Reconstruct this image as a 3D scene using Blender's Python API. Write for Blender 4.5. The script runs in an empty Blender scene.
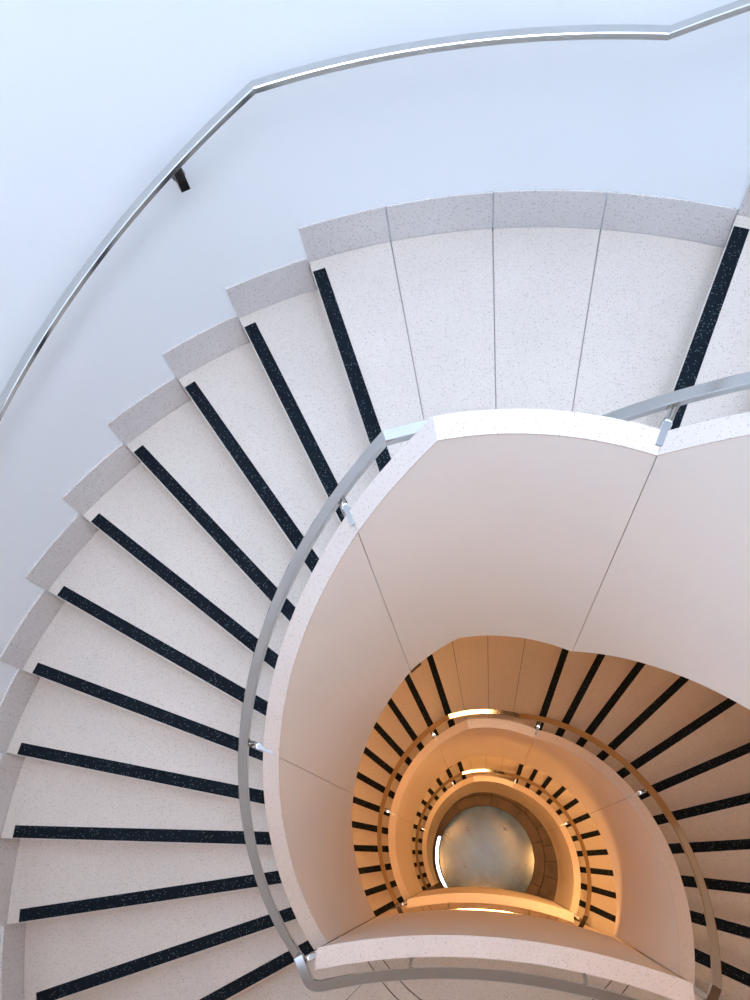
import bpy, bmesh, math
from mathutils import Vector, Matrix

# ------------------------------------------------------------------ units
# everything about the stair is measured in risers (U metres each) and in
# steps round the axis (D radians each); level counts risers DOWN from the
# upper north landing, the ground floor is level 60.
U = 0.165
D = 0.1576
T0 = 0.3441
TURN = 2 * math.pi / D
GROUND = 60.0
R_IN, R_PAR = 4.8685, 5.245          # well wall, inner and outer face
R_OUT = 14.4094                        # face of the skirting
R_WALL = 14.47
K_R = -4.615                           # first riser above a north landing
sc = bpy.context.scene
C = bpy.data.collections.new('stairwell'); sc.collection.children.link(C)

def P(R, k, lev):
    th = T0 + k * D
    return Vector((-R * math.sin(th) * U, R * math.cos(th) * U, (GROUND - lev) * U))
def PXY(x, y, lev): return Vector((x * U, y * U, (GROUND - lev) * U))

# ------------------------------------------------------------------ materials
def nodes(name):
    m = bpy.data.materials.new(name); m.use_nodes = True
    nt = m.node_tree; b = nt.nodes['Principled BSDF']
    return m, nt, b
def rgb(c): return (c[0], c[1], c[2], 1)
def N(nt, t, **kw):
    n = nt.nodes.new(t)
    for a, v in kw.items(): setattr(n, a, v)
    return n
def mixc(nt, fac, a, b, kind='MIX'):
    n = N(nt, 'ShaderNodeMix', data_type='RGBA', blend_type=kind)
    for sock, v in ((n.inputs[0], fac), (n.inputs[6], a), (n.inputs[7], b)):
        if hasattr(v, 'is_output'): nt.links.new(v, sock)
        elif isinstance(v, (int, float)): sock.default_value = v
        else: sock.default_value = rgb(v)
    return n.outputs[2]
def coords(nt):
    g = N(nt, 'ShaderNodeNewGeometry')
    return g.outputs['Position']
def noise(nt, vec, scale, detail=3, rough=.5):
    n = N(nt, 'ShaderNodeTexNoise'); n.inputs['Scale'].default_value = scale
    n.inputs['Detail'].default_value = detail; n.inputs['Roughness'].default_value = rough
    nt.links.new(vec, n.inputs['Vector']); return n.outputs['Fac']
def ramp(nt, fac, stops):
    r = N(nt, 'ShaderNodeValToRGB'); e = r.color_ramp.elements
    e[0].position, e[0].color = stops[0][0], rgb(stops[0][1])
    e[1].position, e[1].color = stops[-1][0], rgb(stops[-1][1])
    for p, c in stops[1:-1]:
        x = e.new(p); x.color = rgb(c)
    nt.links.new(fac, r.inputs['Fac']); return r.outputs['Color']
def voro_cells(nt, vec, scale):
    v = N(nt, 'ShaderNodeTexVoronoi'); v.inputs['Scale'].default_value = scale
    nt.links.new(vec, v.inputs['Vector'])
    s = N(nt, 'ShaderNodeSeparateColor'); nt.links.new(v.outputs['Color'], s.inputs[0])
    return v.outputs['Distance'], s.outputs[0], s.outputs[1]
def math_(nt, op, a, b=None):
    n = N(nt, 'ShaderNodeMath', operation=op)
    for i, v in enumerate((a, b)):
        if v is None: continue
        if hasattr(v, 'is_output'): nt.links.new(v, n.inputs[i])
        else: n.inputs[i].default_value = v
    return n.outputs[0]

def terrazzo(name, base, dark, light, rough=.45, dens=.86, scale=150, spot=.36, wear=.06):
    m, nt, b = nodes(name); v = coords(nt)
    dist, r1, r2 = voro_cells(nt, v, scale)
    near = math_(nt, 'LESS_THAN', dist, spot)
    isdark = math_(nt, 'MULTIPLY', near, math_(nt, 'GREATER_THAN', r1, dens))
    d2, q1, q2 = voro_cells(nt, v, scale * .45)
    big = math_(nt, 'MULTIPLY', math_(nt, 'LESS_THAN', d2, spot * .8), math_(nt, 'GREATER_THAN', q1, .93))
    islight = math_(nt, 'MULTIPLY', near, math_(nt, 'LESS_THAN', r1, .25))
    c = mixc(nt, islight, base, light)
    c = mixc(nt, isdark, c, dark)
    c = mixc(nt, big, c, tuple(.5 * (a + e) for a, e in zip(dark, base)))
    w = ramp(nt, noise(nt, v, 2.3, 5, .6), [(.35, (1 - wear,) * 3), (.65, (1, 1, 1))])
    c = mixc(nt, 1.0, c, w, 'MULTIPLY')
    nt.links.new(c, b.inputs['Base Color']); b.inputs['Roughness'].default_value = rough
    return m
def plain(name, col, rough=.5, metal=0, wear=.05, scale=1.6, bump=0, col2=None):
    m, nt, b = nodes(name); v = coords(nt)
    n = noise(nt, v, scale, 5, .55)
    lo = col2 or tuple(x * (1 - wear) for x in col)
    nt.links.new(ramp(nt, n, [(.35, lo), (.65, col)]), b.inputs['Base Color'])
    b.inputs['Roughness'].default_value = rough; b.inputs['Metallic'].default_value = metal
    if bump:
        bp = N(nt, 'ShaderNodeBump'); bp.inputs['Strength'].default_value = bump; bp.inputs['Distance'].default_value = .002
        nt.links.new(noise(nt, v, 60, 3), bp.inputs['Height']); nt.links.new(bp.outputs[0], b.inputs['Normal'])
    return m

M = {}
M['terrazzo'] = terrazzo('white terrazzo', (.61, .55, .485), (.26, .22, .19), (.68, .64, .59), scale=230)
M['skirt'] = terrazzo('grey terrazzo', (.62, .595, .58), (.31, .30, .29), (.69, .67, .655), dens=.82, wear=.08)
M['cap'] = terrazzo('cap terrazzo', (.70, .63, .575), (.36, .31, .27), (.76, .71, .66), dens=.9, scale=230)
M['strip'] = terrazzo('black terrazzo', (.008, .010, .014), (.004, .004, .005), (.02, .025, .03), rough=.38, dens=2, scale=170)
# white flecks for the black strip
def strip_mat():
    m, nt, b = nodes('black terrazzo strip'); v = coords(nt)
    dist, r1, r2 = voro_cells(nt, v, 190)
    f = math_(nt, 'MULTIPLY', math_(nt, 'LESS_THAN', dist, .38), math_(nt, 'GREATER_THAN', r1, .88))
    c = mixc(nt, f, (.003, .007, .012), (.12, .15, .17))
    nt.links.new(c, b.inputs['Base Color']); b.inputs['Roughness'].default_value = .7; b.inputs['Specular IOR Level'].default_value = .12
    return m
M['strip'] = strip_mat()
M['plaster'] = plain('smooth plaster', (.87, .85, .815), .62, wear=.06, scale=1.1, bump=.15)
M['wall'] = plain('white wall paint', (.79, .84, .87), .6, wear=.015, scale=.8)
M['joint'] = plain('dark joint', (.36, .33, .31), .9)
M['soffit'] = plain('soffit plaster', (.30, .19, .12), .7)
M['steel'] = plain('polished steel', (.64, .64, .63), .09, 1.0, wear=.03, scale=5)
M['steel_dark_refl'] = plain('steel darkened for reflection', (.10, .10, .10), .12, 1.0)  # dark reflections put into the base colour of the wall bracket steel
M['plate'] = plain('dull steel plate', (.34, .34, .34), .45, 1.0)
M['satin'] = plain('satin steel', (.58, .58, .57), .28, 1.0, wear=.04, scale=5)
M['bronze'] = plain('dark bronze plate', (.10, .04, .02), .4, .6)
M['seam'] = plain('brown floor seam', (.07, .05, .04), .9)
M['bed'] = plain('dark floor joint', (.02, .016, .012), .9)
M['disc'] = plain('blue grey stone', (.03, .085, .14), .19, 0, wear=.8, scale=4)
M['disc'].node_tree.nodes['Principled BSDF'].inputs['Specular IOR Level'].default_value = .66
M['paver'] = plain('brown stone paver', (.10, .06, .04), .6, 0, wear=.45, scale=5)

# ------------------------------------------------------------------ mesh helpers
def link(name, bm, mat, parent=None, smooth=False, angle=30):
    bmesh.ops.recalc_face_normals(bm, faces=bm.faces)
    me = bpy.data.meshes.new(name); bm.to_mesh(me); bm.free()
    me.materials.append(mat)
    if smooth:
        for f in me.polygons: f.use_smooth = True
        me.set_sharp_from_angle(angle=math.radians(angle))
    o = bpy.data.objects.new(name, me); C.objects.link(o)
    if parent is not None:
        me.transform(Matrix.Translation(-WORLD[parent]))
        o.parent = parent
        WORLD[o] = WORLD[parent]
    else:
        WORLD[o] = Vector((0, 0, 0))
    return o
WORLD = {}
def thing(name, label, cat, loc, group=None):
    o = bpy.data.objects.new(name, None); C.objects.link(o)
    o.location = loc; o.empty_display_size = .2
    o['label'] = label; o['category'] = cat
    if group: o['group'] = group
    WORLD[o] = Vector(loc)
    return o
def loft(bm, rings):
    """rings: lists of points of equal length, closed cross-sections"""
    vs = [[bm.verts.new(p) for p in r] for r in rings]
    n = len(rings[0])
    for a, b in zip(vs, vs[1:]):
        for i in range(n):
            j = (i + 1) % n
            bm.faces.new((a[i], a[j], b[j], b[i]))
    bm.faces.new(vs[0][::-1]); bm.faces.new(vs[-1])
def frange(a, b, step):
    n = max(1, int(math.ceil(abs(b - a) / step)))
    return [a + (b - a) * i / n for i in range(n + 1)]
KINKS = (-.94, -.9, -4.615, -.12)
def stations(a, b, step):
    ks = frange(a, b, step); lo, hi = min(a, b), max(a, b)
    ks += [q for q in KINKS if lo + .02 < q < hi - .02]
    ks = sorted(set(ks), reverse=b < a)
    out = [ks[0]]
    for q in ks[1:]:
        if abs(q - out[-1]) > .015: out.append(q)
        elif q in KINKS: out[-1] = q
    return out
def sector(bm, ra, rb, k0, k1, top, bot, step=.25):
    """ring piece between radii ra, rb (numbers or functions of k); top, bot levels too"""
    F = lambda f, k: f(k) if callable(f) else f
    loft(bm, [[P(F(ra, k), k, F(top, k)), P(F(rb, k), k, F(top, k)), P(F(rb, k), k, F(bot, k)), P(F(ra, k), k, F(bot, k))]
              for k in stations(k0, k1, step)])
def box(bm, o, ax, ay, az):
    """box from corner-centre o with half-axes"""
    v = [bm.verts.new(o + sx * ax + sy * ay + sz * az) for sx in (-1, 1) for sy in (-1, 1) for sz in (-1, 1)]
    for f in ((0, 1, 3, 2), (4, 6, 7, 5), (0, 4, 5, 1), (2, 3, 7, 6), (0, 2, 6, 4), (1, 5, 7, 3)):
        bm.faces.new([v[i] for i in f])
def tube(bm, pts, r, n=12):
    rings = []
    for i, p in enumerate(pts):
        t = (pts[min(i + 1, len(pts) - 1)] - pts[max(i - 1, 0)]).normalized()
        a = t.cross(Vector((0, 0, 1)))
        if a.length < 1e-4: a = Vector((1, 0, 0))
        a.normalize(); b = a.cross(t)
        rr = r[i] if isinstance(r, (list, tuple)) else r
        rings.append([p + (math.cos(q) * a + math.sin(q) * b) * rr for q in [2 * math.pi * j / n for j in range(n)]])
    loft(bm, rings)
def rail_sweep(bm, pts, outs, w, h, c=.018):
    """flat bar: pts = centre of the top face, outs = unit horizontal outward vectors"""
    z = Vector((0, 0, 1)); w2 = w * U / 2; hh = h * U; c = c * U
    rings = []
    for p, o in zip(pts, outs):
        rings.append([p - o * (w2 - c), p + o * (w2 - c), p + o * w2 - z * c, p + o * w2 - z * (hh - c),
                      p + o * (w2 - c) - z * hh, p - o * (w2 - c) - z * hh, p - o * w2 - z * (hh - c), p - o * w2 - z * c])
    loft(bm, rings)

# the south guard bulges into the well: arcs about one far centre
GY = -19.35
def guard_y(x, R): return GY + math.sqrt(R * R - x * x)
G_IN, G_OUT = 17.5, 17.06
def r_guard(k, R=G_OUT):
    th = T0 + k * D; s, c = -math.sin(th), math.cos(th)          # ray direction
    # |t*(s,c) - (0,GY)| = R, nearer crossing
    b = -2 * c * GY; cc = GY * GY - R * R
    disc = b * b - 4 * cc
    return (-b - math.sqrt(disc)) / 2 if disc > 0 else 99

# ------------------------------------------------------------------ profile functions (level L = level of the north landing)
def table(pts):
    def f(k):
        if k <= pts[0][0]: return pts[0][1]
        for (a, x), (b, y) in zip(pts, pts[1:]):
            if k <= b: return x + (y - x) * (k - a) / (b - a)
        return pts[-1][1]
    return f
cap_left = table([(-.94, -5.5), (.93, -3.55), (4.1, -.02), (5.5, 1.6), (8.1, 4.55), (9.5, 5.95), (11, 7.35)])
bot_left = table([(-.9, 4.2), (.85, 5.8), (2.08, 7.5), (4.05, 9.95), (5.74, 11.9), (7.88, 14.2), (9.06, 15.35), (11, 16.7)])
K_N = K_R                              # right end of north landing
def cap_right(kk):                     # kk counted back from the next north landing: kk<0 ; level relative to that landing
    return -5.5 if kk > K_N else -5.5 + (kk - K_N) * 1.036
def bot_right(kk): return 4.15 if kk > K_N else 4.15 + (kk - K_N) * 1.04
def rail_left(k): return -4.6 if k < -.12 else -4.6 + 12 / 11.07 * (k + .12)
KR0, KR1 = -3.57, -15.05               # the right-hand rail climbs between these
def rail_right(kk): return -4.6 if kk > KR0 else max(-16.6, -4.6 + 12 * (kk - KR0) / (KR0 - KR1))
K_S0, K_S1 = 11.044, TURN - 4.47 - 11 * .988     # south landing between these

names_of = {0: 'upper', 24: 'second', 48: 'third'}
ORD = {0: 'pale daylit', 24: 'orange-lit', 48: 'small far'}

# ------------------------------------------------------------------ builders
def tread(parent, k, lev, k_back, mats=M, riser=True):
    bm = bmesh.new()
    sector(bm, R_PAR + .01, R_OUT - .015, k, k_back - .10, lev, lev + .28)
    t = link('tread', bm, M['terrazzo'], parent)
    bm = bmesh.new()
    nosing_strip(bm, k, lev)
    link('nosing_strip', bm, M['strip'], t)
    if riser:
        bm = bmesh.new()
        a = P(R_PAR + .01, k, lev + .28); b = P(R_OUT - .02, k, lev + .28)
        th = T0 + k * D; back = Vector((math.cos(th), math.sin(th), 0)) * U   # toward higher treads
        z = Vector((0, 0, -U * .71))
        o1, o2 = back * .07, back * .22
        loft(bm, [[a + o1, a + o2, a + o2 + z, a + o1 + z], [b + o1, b + o2, b + o2 + z, b + o1 + z]])
        link('riser', bm, M['terrazzo'], parent)
    return t
def nosing_strip(bm, k, lev):
    th = T0 + k * D
    rad = Vector((-math.sin(th), math.cos(th), 0)); back = Vector((math.cos(th), math.sin(th), 0))
    z0 = (GROUND - lev) * U
    def q(r, o, dz): return rad * r * U + back * o * U + Vector((0, 0, z0 + dz))
    r0, r1 = R_PAR + .03, 14.03
    loft(bm, [[q(r0, .02, .0012), q(r0, .355, .0012), q(r0, .355, -.01), q(r0, .02, -.01)],
              [q(r1, .02, .0012), q(r1, .355, .0012), q(r1, .355, -.01), q(r1, .02, -.01)]])
def skirting(parent, k0, k1, lev, name='skirting_tile', h=1.11, dy=0):
    bm = bmesh.new()
    sector(bm, R_OUT, R_WALL - .005, k0, k1, lev - h, lev + .6)
    return link(name, bm, M['skirt'], parent)

G = .008
def flight_left(L, label):
    t = thing('stair_flight', label, 'stairs', P(10, 5.5, L + 12))
    for k in range(1, 12):
        q = k * 1.004
        tread(t, q, L + k, q - 1.004 + .01)
        skirting(t, q, q - 1 + .004, L + k)
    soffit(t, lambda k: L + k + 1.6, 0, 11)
    return t
def flight_right(L, label, n=11, shift=0):
    """climbs clockwise from the south landing (L-12 .. below) to the north landing at L: steps above it"""
    t = thing('stair_flight', label, 'stairs', P(10, K_R - 5, L))
    kr, st = (K_R, 1.0) if L == 0 else (-4.47, .988)
    for i in range(n):
        k = kr - i * st; lev = L - 1 - i
        tread(t, k, lev, k - st + .01)
        skirting(t, k, k - st + .004, lev)
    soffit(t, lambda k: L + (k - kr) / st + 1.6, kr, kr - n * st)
    return t
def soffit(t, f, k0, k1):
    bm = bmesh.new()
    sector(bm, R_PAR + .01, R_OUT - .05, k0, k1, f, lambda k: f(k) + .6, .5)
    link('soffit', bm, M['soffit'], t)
def north_landing(L, label):
    t = thing('stair_landing', label, 'landing', P(10, -2.3, L))
    kr = K_R if L == 0 else -4.47
    ks = [0, -.975, -2.143, -3.325, kr - .18]
    for a, b in zip(ks, ks[1:]):
        bm = bmesh.new()
        sector(bm, R_PAR + .01, R_OUT - .015, a - (G if a else 0), b + G, L, L + .03)
        fp = link('floor_panel', bm, M['terrazzo'], t)
        if a == 0:
            bm = bmesh.new(); nosing_strip(bm, 0, L); link('nosing_strip', bm, M['strip'], fp)
        bm = bmesh.new()
        b2 = b if b > kr else kr
        sector(bm, R_OUT, R_WALL - .005, a - (G if a else 0), b2 + G, L - 1.11, L + .6)
        link('skirting_tile', bm, M['skirt'], t)
    bm = bmesh.new(); a = P(R_PAR + .01, 0, L + .26); b = P(R_OUT - .02, 0, L + .26)
    back = Vector((math.cos(T0), math.sin(T0), 0)) * U; z = Vector((0, 0, -U * .73))
    loft(bm, [[a + back * .07, a + back * .22, a + back * .22 + z, a + back * .07 + z], [b + back * .07, b + back * .22, b + back * .22 + z, b + back * .07 + z]])
    link('riser', bm, M['terrazzo'], t)
    bm = bmesh.new(); sector(bm, R_PAR + .01, R_OUT - .05, -.06, kr - .3, L + .034, L + 2.2, .5)
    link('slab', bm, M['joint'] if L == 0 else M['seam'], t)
    return t
def south_landing(L, label):
    t = thing('stair_landing', label, 'landing', P(10, 17.6, L))
    top, bot = L, L + .03
    k0, k1 = K_S0 + .0, K_S1
    def rg(k): return r_guard(k) + .01
    ext = max
    J = [k0, 12.66, 15.2, 17.62, 20.0, TURN + K_R - 12.66 + .0, k1]
    J = [k0, 12.66, 15.2, 17.62, 20.05, 22.6, k1]
    rr = lambda k, a: min(max(a, rg(k)), R_OUT)
    for i, (a, b) in enumerate(zip(J, J[1:])):
        bm = bmesh.new()
        sector(bm, lambda k: rr(k, 5.02) if k0 + .3 < k < k1 - .3 else rr(k, R_PAR + .01), R_OUT - .015, a + G, b - G, top, bot, .1)
        link('floor_panel', bm, M['terrazzo'], t)
        bm = bmesh.new()
        sector(bm, R_OUT, R_WALL - .005, a + G, b - G, L - 1.11, L + .6)
        link('skirting_tile', bm, M['skirt'], t)
    ks = [k for k in frange(k0, k1, .02) if rg(k) < 4.98]
    bm = bmesh.new(); sector(bm, lambda k: max(4.62, rg(k)), 4.99, ks[0], ks[-1], top, bot, .1)
    link('floor_band', bm, M['terrazzo'], t)
    ks = [k for k in frange(k0, k1, .02) if rg(k) < 4.58]
    bm = bmesh.new(); sector(bm, rg, 4.59, ks[0], ks[-1], top, bot, .1)
    link('floor_edge', bm, M['terrazzo'], t)
    bm = bmesh.new(); sector(bm, lambda k: min(rg(k) + .01, R_PAR + .02), R_OUT - .05, k0 + .02, k1 - .06, L + .034, L + 2.2, .2)
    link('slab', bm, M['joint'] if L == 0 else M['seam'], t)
    return t

def guard_sections(kind, L):
    pass
def wall_piece(t, k0, k1, top, bot, capname='cap', clip=None):
    """one panel of the curved well wall with its terrazzo cap"""
    g = G * .9 * (1 if k1 > k0 else -1)
    lo = (lambda k: min(bot(k), clip)) if clip else bot
    bm = bmesh.new(); sector(bm, R_IN, R_PAR, k0 + g, k1 - g, lambda k: top(k) + .03, lo, .2)
    w = link('wall_panel', bm, M['plaster'], t, True)
    bm = bmesh.new(); sector(bm, R_IN - .003, R_PAR + .003, k0 + g * .5, k1 - g * .5, top, lambda k: top(k) + .032, .2)
    link('cap', bm, M['cap'], t, True)
def backing(t, k0, k1, top, bot, clip=None):
    lo = (lambda k: min(bot(k), clip)) if clip else bot
    bm = bmesh.new(); sector(bm, R_IN + .03, R_PAR - .03, k0, k1, lambda k: top(k) + .15, lambda k: lo(k) - .05, .2)
    link('core', bm, M['joint'], t)

def parapet_north(L, label, first=K_N):
    t = thing('parapet', label, 'parapet', P(5.1, -2, L))
    top = lambda k: L + cap_left(k); bot = lambda k: L + bot_left(k)
    for a, b in ((K_N, -.94), (-.94, .93)):
        pass
    wall_piece(t, K_N, .93, top, bot)
    return t
def parapet_left(L, label, clip=None):
    t = thing('parapet', label, 'parapet', P(5.1, 6, L + 6))
    top = lambda k: L + cap_left(k); bot = lambda k: L + bot_left(k)
    bm = bmesh.new(); sector(bm, R_IN - .02, R_PAR, .50, .93, lambda k: bot(k) + .01, lambda k: bot(k) + .2)
    link('joint_plate', bm, M['bronze'], t)
    wall_piece(t, .93, 5.83, top, bot, clip=clip); wall_piece(t, 5.83, 11.0, top, bot, clip=clip)
    return t
def parapet_right(L, label, k_low=None, n=2):
    """L: level of the north landing it climbs FROM... runs on the far side of K_R"""
    t = thing('parapet', label, 'parapet', P(5.1, K_R - 5, L - 4))
    top = lambda k: L + cap_up(k); bot = lambda k: L + bot_up(k)
    wall_piece(t, K_R, 30.35 - TURN, top, bot)
    if n > 1: wall_piece(t, 30.35 - TURN, K_S1 - TURN, top, bot)
    else: wall_piece(t, 30.35 - TURN, 27 - TURN, top, bot)
    return t
def cap_up(k): return -5.5 + (k - K_R) * 1.036
def bot_up(k): return 4.15 + (k - K_R) * 1.04
def guard_south(L, label):
    t = thing('parapet', label, 'parapet', P(2, 17.6, L))
    def poly(R0, R1, top, bot, xs):
        bm = bmesh.new()
        loft(bm, [[PXY(x, guard_y(x, R0), top), PXY(x * 1.0, guard_y(x, R1), top), PXY(x, guard_y(x, R1), bot), PXY(x, guard_y(x, R0), bot)] for x in xs])
        return bm
    xs = frange(-4.2, 4.2, .2)
    w = link('wall_panel', poly(G_IN, G_OUT, L - 5.5 + .03, L + 4.3, xs), M['plaster'], t, True)
    xs = frange(-4.36, 4.36, .2)
    link('cap', poly(G_IN + .004, G_OUT - .004, L - 5.5, L - 5.5 + .032, xs), M['cap'], t, True)
    return t

# ---- handrails
RR = 5.70
RW, RH = .22, .15
def polar_rail(bm, k0, k1, f, R=RR, w=RW, h=RH, step=.15):
    ks = frange(k0, k1, step)
    pts = [P(R, k, f(k)) for k in ks]
    outs = [P(1, k, GROUND) / U for k in ks]
    rail_sweep(bm, pts, outs, w, h)
def bracket(t, k, cap_lev, rail_lev, R=RR):
    th = T0 + k * D
    rad = Vector((-math.sin(th), math.cos(th), 0)); tan = Vector((math.cos(th), math.sin(th), 0)); z = Vector((0, 0, 1))
    zc = (GROUND - cap_lev) * U; zr = (GROUND - rail_lev) * U
    bm = bmesh.new()
    # arm: down from the plate, then up under the bar
    a = rad * 5.36 * U + z * (zc + .001); b = rad * 5.42 * U + z * (min(zc, zr) - .5 * U)
    c = rad * R * U + z * (min(zc, zr) - .52 * U); d = rad * R * U + z * (zr - RH * U * .95)
    tube(bm, [a, a * .5 + b * .5, b, b * .6 + c * .4, c, c * .4 + d * .6, d], [.010, .011, .012, .012, .012, .011, .013])
    br = link('bracket', bm, M['steel'], t, True, 50)
    bm = bmesh.new()
    box(bm, rad * 5.19 * U + z * (zc + .002), rad * .19 * U, tan * .05 * U, z * .0025)
    link('mounting_plate', bm, M['plate'], br)
def rail_thing(label, loc): return thing('handrail', label, 'handrail', loc)
def rail_north(L, label):
    t = rail_thing(label, P(RR, -2, L - 4.6))
    bm = bmesh.new(); polar_rail(bm, -.12 - .01, KR0 + .01, lambda k: L - 4.6)
    link('rail_bar', bm, M['steel'], t, True)
    return t
def rail_l(L, label, brs=(.93, 5.78)):
    t = rail_thing(label, P(RR, 5, L))
    bm = bmesh.new(); polar_rail(bm, -.12, 10.94, lambda k: L + rail_left(k))
    link('rail_bar', bm, M['steel'], t, True)
    for k in brs: bracket(t, k, L + cap_left(k), L + rail_left(k))
    return t
def rail_r(L, label, brs, k_end=KR1):
    t = rail_thing(label, P(RR, K_R - 5, L - 6))
    f = lambda k: L - 4.6 + 12 * (k - KR0) / (KR0 - KR1)
    bm = bmesh.new(); polar_rail(bm, KR0, k_end, f)
    link('rail_bar', bm, M['steel'], t, True)
    for k in brs: bracket(t, k, L + (cap_up(k) if k < K_R else -5.5), L + (f(k) - L))
    return t
def rail_south(L, label):
    """from the end of the left flight's rail, round the corner and along the bulging guard"""
    t = rail_thing(label, P(3, 17.6, L - 4.6))
    Rc = 16.62
    pts = []
    for k in frange(10.95, 11.55, .15): p = P(RR, k, 0) / U; pts.append(Vector((p.x, p.y)))
    xs = frange(-4.28, 4.28, .2)
    arc = [Vector((x, guard_y(x, Rc))) for x in xs]
    ke = TURN + KR1
    right = []
    for k in frange(TURN + KR1 - .02, 23.65, .15):
        p = P(RR, k, 0) / U; right.append(Vector((p.x, p.y)))
    right = right[::-1]
    def corner(a, b, c, n=7):
        return [(a * (1 - t_) ** 2 + b * 2 * t_ * (1 - t_) + c * t_ * t_) for t_ in [i / n for i in range(1, n)]]
    ca = Vector((-4.60, guard_y(-4.60, Rc) + .0)); cb = Vector((4.60, guard_y(4.60, Rc)))
    path = pts + corner(pts[-1], ca, arc[0]) + arc + corner(arc[-1], cb, right[0]) + right
    P3, O = [], []
    for i, p in enumerate(path):
        d = (path[min(i + 1, len(path) - 1)] - path[max(i - 1, 0)]).normalized()
        P3.append(PXY(p.x, p.y, L - 4.6)); O.append(Vector((d.y, -d.x, 0)) * -1)
    bm = bmesh.new(); rail_sweep(bm, P3, [o * -1 for o in O], RW + .03, RH)
    link('rail_bar', bm, M['steel'], t, True)
    for k in (11.12, K_S1 - .1): bracket(t, k, L - 5.5 + (.6 if k < 15 else .2), L - 4.6)
    for x in (-2.2, 2.2):                                            # short arms from under the bar to the guard's back
        bm = bmesh.new(); y0 = guard_y(x, G_OUT); y1 = guard_y(x, Rc); zr = (GROUND - L + 4.6 - RH) * U
        q = lambda y, z: Vector((x * U, y * U, z))
        tube(bm, [q(y1, zr + .004), q(y1, zr - .35 * U), q((y0 + y1) / 2, zr - .9 * U), q(y0, zr - .95 * U)], .009)
        link('bracket', bm, M['steel'], t, True, 50)
    return t

# ------------------------------------------------------------------ the setting
def structure(name, bm, mat, smooth=True):
    o = link(name, bm, mat, None, smooth); o['kind'] = 'structure'; return o
TOP = -56
def round_wall(name, lev_top, lev_bot, mat, n=160):
    bm = bmesh.new(); ri, ro = R_WALL * U, (R_WALL + 1.2) * U
    z0, z1 = (GROUND - lev_bot) * U, (GROUND - lev_top) * U
    vs = []
    for i in range(n):
        a = 2 * math.pi * i / n; c, s = math.cos(a), math.sin(a)
        vs.append([bm.verts.new(Vector(p)) for p in ((c * ri, s * ri, z0), (c * ro, s * ro, z0), (c * ro, s * ro, z1), (c * ri, s * ri, z1))])
    for i in range(n):
        a, b = vs[i], vs[(i + 1) % n]
        for j in range(4):
            q = (j + 1) % 4
            bm.faces.new((a[j], b[j], b[q], a[q]))
    structure(name, bm, mat)
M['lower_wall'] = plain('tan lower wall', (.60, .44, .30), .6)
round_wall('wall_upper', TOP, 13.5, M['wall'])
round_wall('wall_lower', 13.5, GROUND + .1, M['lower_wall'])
# ceiling ring round the round skylight
bm = bmesh.new()
SKY_R = 4.0
vs = []
for i in range(96):
    a = 2 * math.pi * i / 96; c, s = math.cos(a), math.sin(a)
    vs.append([bm.verts.new(Vector((c * r * U, s * r * U, (GROUND - TOP) * U + h))) for r, h in ((SKY_R, 0), (R_WALL, 0), (R_WALL, .15), (SKY_R, .15))])
for i in range(96):
    a, b = vs[i], vs[(i + 1) % 96]
    for j in range(4):
        q = (j + 1) % 4; bm.faces.new((a[j], b[j], b[q], a[q]))
structure('ceiling', bm, M['wall'])

# underside of the south landing above, behind the camera
bm = bmesh.new(); sector(bm, lambda k: min(r_guard(k), R_PAR), R_WALL, 11.05, 24.15, -12, -9.8, .2)
structure('ceiling_south', bm, plain('pale soffit', (.66, .60, .54), .7), False)
# ground floor: stone disc, two rings of pavers
def ring_floor(name, r0, r1, cuts, mat, top=0.0, gap=.055):
    bm = bmesh.new()
    for a, b in zip(cuts, cuts[1:] + [cuts[0] + 360]):
        n_ = max(2, int((b - a) / 4)); rm = (r0 + r1) / 2; g = math.degrees(gap / rm / 2)
        rg_ = []
        for i in range(n_ + 1):
            t = math.radians(a + g + (b - a - 2 * g) * i / n_); c, s = math.cos(t), math.sin(t)
            rg_.append([Vector((c * r * U, s * r * U, h)) for r, h in ((r0 + gap / 2, top), (r1 - gap / 2, top), (r1 - gap / 2, top - .02), (r0 + gap / 2, top - .02))])
        loft(bm, rg_)
    return structure(name, bm, mat, False)
bm = bmesh.new()
bmesh.ops.create_circle(bm, cap_ends=True, radius=4.27 * U, segments=96)
r = bmesh.ops.extrude_face_region(bm, geom=bm.faces[:])
bmesh.ops.translate(bm, verts=[v for v in r['geom'] if isinstance(v, bmesh.types.BMVert)], vec=(0, 0, -.02))
o = structure('floor', bm, M['disc'], False)
bm = bmesh.new(); bmesh.ops.create_circle(bm, cap_ends=True, radius=(R_WALL + .5) * U, segments=96)
bmesh.ops.translate(bm, verts=bm.verts, vec=(0, 0, -.012))
structure('floor_bed', bm, M['bed'], False)
ring_floor('floor_ring', 4.30, 5.22, [-58, -24, 18, 52, 84, 124, 160, 200, 236, 270], M['paver'])
ring_floor('floor_ring', 5.24, 6.9, [-46, -30, -13, 0, 13, 30, 48, 66, 84, 102, 120, 140, 160, 180, 200, 220, 240, 260, 280, 297], M['paver'])
ring_floor('floor_ring', 6.92, R_WALL - .02, [i * 15 - 6 for i in range(24)], M['paver'])

# ------------------------------------------------------------------ the stair
south_words = {0: 'first', 24: 'next', 48: 'lowest'}
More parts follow.
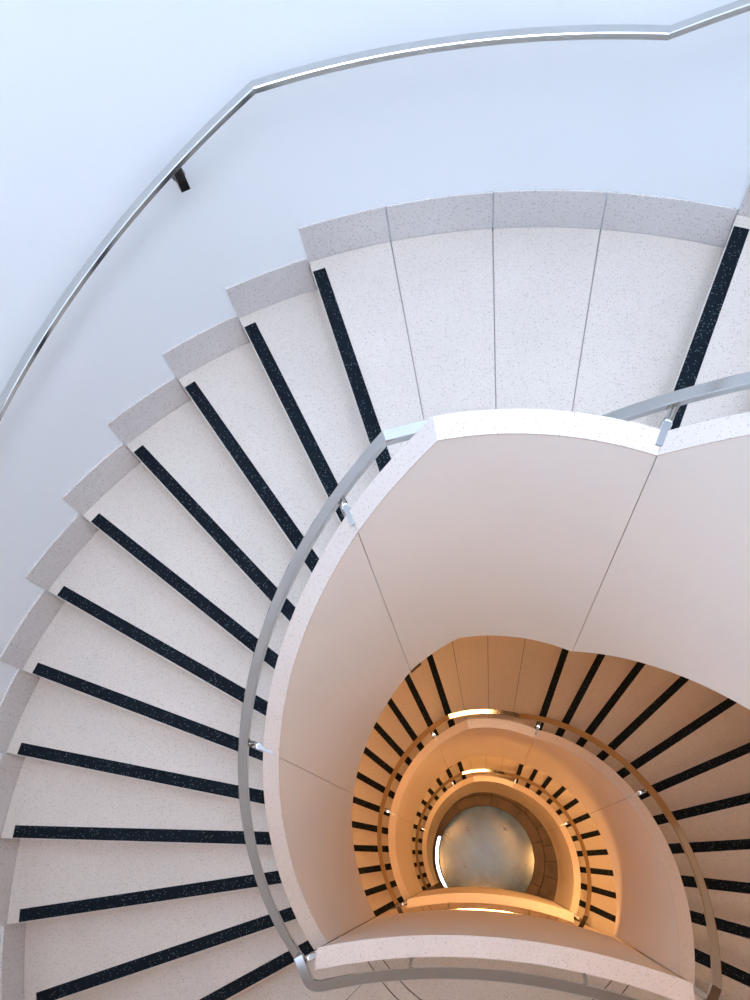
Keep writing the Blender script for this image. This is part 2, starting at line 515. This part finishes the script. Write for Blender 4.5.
# upper turn
flight_right(0, 'pale stair flight climbing out of view from the far side of the topmost four-panel landing')
north_landing(0, 'wide white speckled landing of four panels, topmost, below the plain white wall')
flight_left(0, 'large white terrazzo stair flight with eleven dark strips curving down the left side')
south_landing(12, 'speckled landing floor with thin curved joints at the bottom edge of the photo')
flight_right(24, 'tan stair flight with broad black strips fanning out along the right edge')
north_landing(24, 'orange-lit panelled landing seen through the well just under the uppermost parapet')
flight_left(24, 'orange-lit stair flight with black strips on the left inside the big well opening')
south_landing(36, 'narrow sliver of warm landing floor between the two curved guards at the bottom')
flight_right(48, 'small beige stair flight with short black strips right of the stone floor disc')
north_landing(48, 'tiny warm landing directly above the dark rim of the ground floor')
flight_left(48, 'tiny dark orange checkered-looking stair flight left of the stone floor disc')

parapet_right(0, 'pale well wall rising to the right of the topmost landing kink', n=1)
parapet_north(0, 'cream well wall with bright white cap along the topmost landing')
parapet_left(0, 'tall cream curved well wall beside the large white stair flight')
guard_south(12, 'curved guard with broad speckled white cap crossing the bottom of the photo')
parapet_right(24, 'curved tan well wall beside the broad-striped flight at the right edge')
parapet_north(24, 'tan well wall with pale cap section below the orange-lit panelled landing')
parapet_left(24, 'tan curved well wall beside the orange-lit flight inside the big opening')
guard_south(36, 'thin orange-lit guard touching the lower edge of the stone floor disc')
parapet_right(48, 'small warm well wall immediately right of the stone floor disc')
parapet_north(48, 'small orange well wall arching over the top of the stone floor disc')
parapet_left(48, 'lowest warm well wall standing on the ground floor left of the disc', clip=60)

rail_r(0, 'square steel handrail emerging from behind the topmost landing cap toward the right edge', (K_R + .02, -9.4), -10.5)
rail_north(0, 'short steel handrail mostly hidden behind the bright cap of the topmost landing')
rail_l(0, 'long grey steel handrail sweeping down beside the large white stair flight')
rail_south(12, 'flat steel handrail with a rounded corner crossing the bottom edge of the photo')
rail_r(24, 'bronze-reflecting steel handrail curving down over the broad-striped flight at the right edge', (K_R + .02, 30.35 - TURN))
rail_north(24, 'short handrail length with a glaring white highlight above the pale cap section')
rail_l(24, 'dark bronze-looking steel handrail over the orange-lit flight inside the big opening')
rail_south(36, 'landing handrail showing as a thin bright line between the two lower guards')
rail_r(48, 'narrow copper-coloured handrail over the small beige flight right of the floor disc', (K_R + .02, 30.35 - TURN))
rail_north(48, 'tiny copper handrail length above the small pale cap over the floor disc')
rail_l(48, 'tiny dark handrail over the checkered-looking flight left of the floor disc')

# wall handrail of the uppermost turn
RWL = 13.78
def wall_bracket(t, k, lev):
    th = T0 + k * D
    rad = Vector((-math.sin(th), math.cos(th), 0)); z = Vector((0, 0, 1)); zr = (GROUND - lev) * U
    bm = bmesh.new()
    tan = Vector((math.cos(th), math.sin(th), 0))
    def sec(r, dz, hw, hh, up):
        p_ = rad * r * U + z * (zr - dz * U)
        return [p_ + tan * hw * U + up * hh * U, p_ - tan * hw * U + up * hh * U, p_ - tan * hw * U - up * hh * U, p_ + tan * hw * U - up * hh * U]
    loft(bm, [sec(RWL - .02, .10, .10, .09, rad), sec(RWL, .42, .10, .09, rad), sec(RWL + .10, .66, .10, .10, (rad + z).normalized()), sec(RWL + .34, .76, .11, .10, z), sec(R_WALL, .76, .12, .11, z)])
    d = rad * R_WALL * U + z * (zr - .76 * U)
    br = link('bracket', bm, M['steel_dark_refl'], t)
    bm = bmesh.new(); tube(bm, [d - rad * .006, d + rad * .002], .026, 20)
    link('wall_rose', bm, M['steel'], br, True, 50)
def wall_rail(label, k0, k1, f, brs, loc):
    t = thing('wall_handrail', label, 'handrail', loc)
    bm = bmesh.new(); polar_rail(bm, k0, k1, f, RWL, .26, .14)
    link('rail_bar', bm, M['steel'], t, True)
    for k in brs: wall_bracket(t, k, f(k))
wall_rail('steel wall handrail running level above the topmost landing', .05, -3.57, lambda k: -5.3, (), P(RWL, -2, -5.3))
wall_rail('steel wall handrail descending the upper left white wall with one bracket', .05, 11, lambda k: -5.3 + 1.03 * (k - .05), (.97, 6, 10.8), P(RWL, 3, -3))
wall_rail('short rising end of the steel wall handrail in the upper right corner', -3.57, -10, lambda k: -5.3 + 1.03 * (k + 3.57), (-8,), P(RWL, -4, -6))

# chrome kerb rail on the ground floor at the foot of the well wall
bm = bmesh.new()
ks = frange(5.75, 12.3, .15); zt = .62
loft(bm, [[P(4.33, k, GROUND - zt + .010), P(4.57, k, GROUND - zt), P(4.57, k, GROUND - zt + .14), P(4.33, k, GROUND - zt + .14)] for k in ks])
kr = link('floor_rail', bm, M['steel'], None, True)
kr['label'] = 'bright white-shining curved steel rail along the left rim of the stone floor disc'; kr['category'] = 'rail'
for k in (6.0, 8.2, 10.4, 12.1):
    bm = bmesh.new(); tube(bm, [P(4.42, k, GROUND - .5), P(4.42, k, GROUND)], .012)
    p = link('post', bm, M['steel'], None, True, 50); p.parent = kr

# ------------------------------------------------------------------ light
def area(name, loc, size, power, col, down=True, rot=None):
    l = bpy.data.lights.new(name, 'AREA'); l.shape = 'DISK'; l.size = size; l.energy = power; l.color = col
    if name == 'warm_fill': l.spread = math.radians(175)
    o = bpy.data.objects.new(name, l); C.objects.link(o); o.location = loc
    if rot: o.rotation_euler = rot
    return o
area('skylight', (0, 0, (GROUND - TOP) * U - .05), SKY_R * 2 * U, 60, (.76, .86, 1.0))
def side_light(az, lev, w_, h_, power, col):
    """daylight panel added high beside the shaft wall; no window is built"""
    l = bpy.data.lights.new('side_daylight', 'AREA'); l.shape = 'RECTANGLE'; l.size = w_; l.size_y = h_; l.energy = power; l.color = col
    o = bpy.data.objects.new('side_daylight', l); C.objects.link(o)
    a = math.radians(az); o.location = (math.sin(a) * 13.6 * U, math.cos(a) * 13.6 * U, (GROUND - lev) * U)
    o.rotation_euler = (-o.location.copy() + Vector((0, 0, (GROUND - lev - 9) * U))).to_track_quat('-Z', 'Y').to_euler()
side_light(95, -43, 2.8, 2.6, 205, (.84, .83, .98))  # bare area lamp standing for the high eastern daylight, no window behind it
side_light(150, -47, 2.4, 2.2, 125, (.84, .83, .98))  # southern fill added so the vertical faces get more daylight
side_light(262, -44, 2.8, 2.6, 185, (.84, .83, .98))  # western fill added to balance the eastern daylight
WARM = (1.0, .50, .16)
def emit(name, col, s_):
    m, nt, b_ = nodes(name); b_.inputs['Base Color'].default_value = rgb(col)
    b_.inputs['Emission Color'].default_value = rgb(col); b_.inputs['Emission Strength'].default_value = s_
    return m
M['lamp'] = emit('warm diffuser', (1, .48, .17), 32)
def ceiling_light(label, k0, k1, lev, r0=8.0, r1=9.6, mat='lamp'):
    t = thing('ceiling_light', label, 'light', P((r0 + r1) / 2, (k0 + k1) / 2, lev))
    bm = bmesh.new(); sector(bm, r0, r1, k0, k1, lev - .02, lev + .06)
    link('diffuser', bm, M[mat], t)
    for a_, b_ in ((r0 - .12, r0 - .005), (r1 + .005, r1 + .12)):
        bm = bmesh.new(); sector(bm, a_, b_, k0, k1, lev - .02, lev + .1); link('frame', bm, M['satin'], t)
def lamp(k, R, lev, power, size=.18):
    area('warm_fill', P(R, k, lev), size, power, WARM)  # bare warm lamps added under the flights to brighten the well, no fixtures
M['fill_pale'] = emit('added pale diffuser', (1, .60, .32), 11)  # for a panel added to brighten and warm the landing below
ceiling_light('added curved pale light panel under the unseen slab behind the camera', 13.6, 21.4, -9.75, 9.0, 10.5, 'fill_pale')
lamp(K_R - 7.5, 10, -7.5 + 2.4, 5)  # added to warm the right-hand treads below
for L, s, nm in ((0, 1.0, 'topmost'), (24, 1.0, 'orange-lit'), (48, 1.0, 'lowest')):
    ceiling_light('curved warm light panel under the %s panelled landing' % nm, -.1, -2.3, L + 2.25, 7.0 if L else 8.5, 7.5 if L else 9.0)
    pw = (26, 38, 3)[L // 24]
    lamp(4, 6.4, L + 4 + 2.35, pw); lamp(9, 6.4, L + 9 + 2.35, pw)
    if L < 48:
        ceiling_light('curved warm light panel under the %s south landing' % nm, 14.7, 20.5, L + 14.25, 3.5, 4.4 if L else 6.2)
        lamp(K_R - 7.5, 6.4, L + 24 - 7.5 + 2.4, pw)
    lamp(K_R - 3, 6.4, L - 3 + 2.4, pw * (1 if L else .25))
w = bpy.data.worlds.new('world'); sc.world = w; w.use_nodes = True
w.node_tree.nodes['Background'].inputs[0].default_value = (.75, .85, 1, 1)
w.node_tree.nodes['Background'].inputs[1].default_value = .1

# ------------------------------------------------------------------ camera
f, u, v = 719.4503, 482.1418, 858.7295
d = Vector((u - 375, -(v - 500), -f)).normalized(); up = -d
y = Vector((0, 1, 0)); nn = (y - up * y.dot(up)).normalized(); e = nn.cross(up)
R = Matrix(((e.x, e.y, e.z), (nn.x, nn.y, nn.z), (up.x, up.y, up.z)))
cd = bpy.data.cameras.new('camera'); cam = bpy.data.objects.new('camera', cd); C.objects.link(cam)
cam.matrix_world = Matrix.Translation(Vector((-.362 * U, -.1833 * U, (GROUND + 13.7513) * U))) @ R.to_4x4()
cd.sensor_fit = 'VERTICAL'; cd.sensor_height = 24; cd.sensor_width = 18; cd.lens = f / 1000 * 24
cd.clip_start = .02; cd.clip_end = 100
sc.camera = cam

sc.view_settings.view_transform = 'Standard'; sc.view_settings.look = 'None'
sc.view_settings.gamma = 1; sc.view_settings.exposure = 0; sc.view_settings.use_curve_mapping = False
sc.cycles.use_denoising = True
sc.cycles.max_bounces = 16; sc.cycles.diffuse_bounces = 10; sc.cycles.glossy_bounces = 8
sc.cycles.sample_clamp_indirect = 6
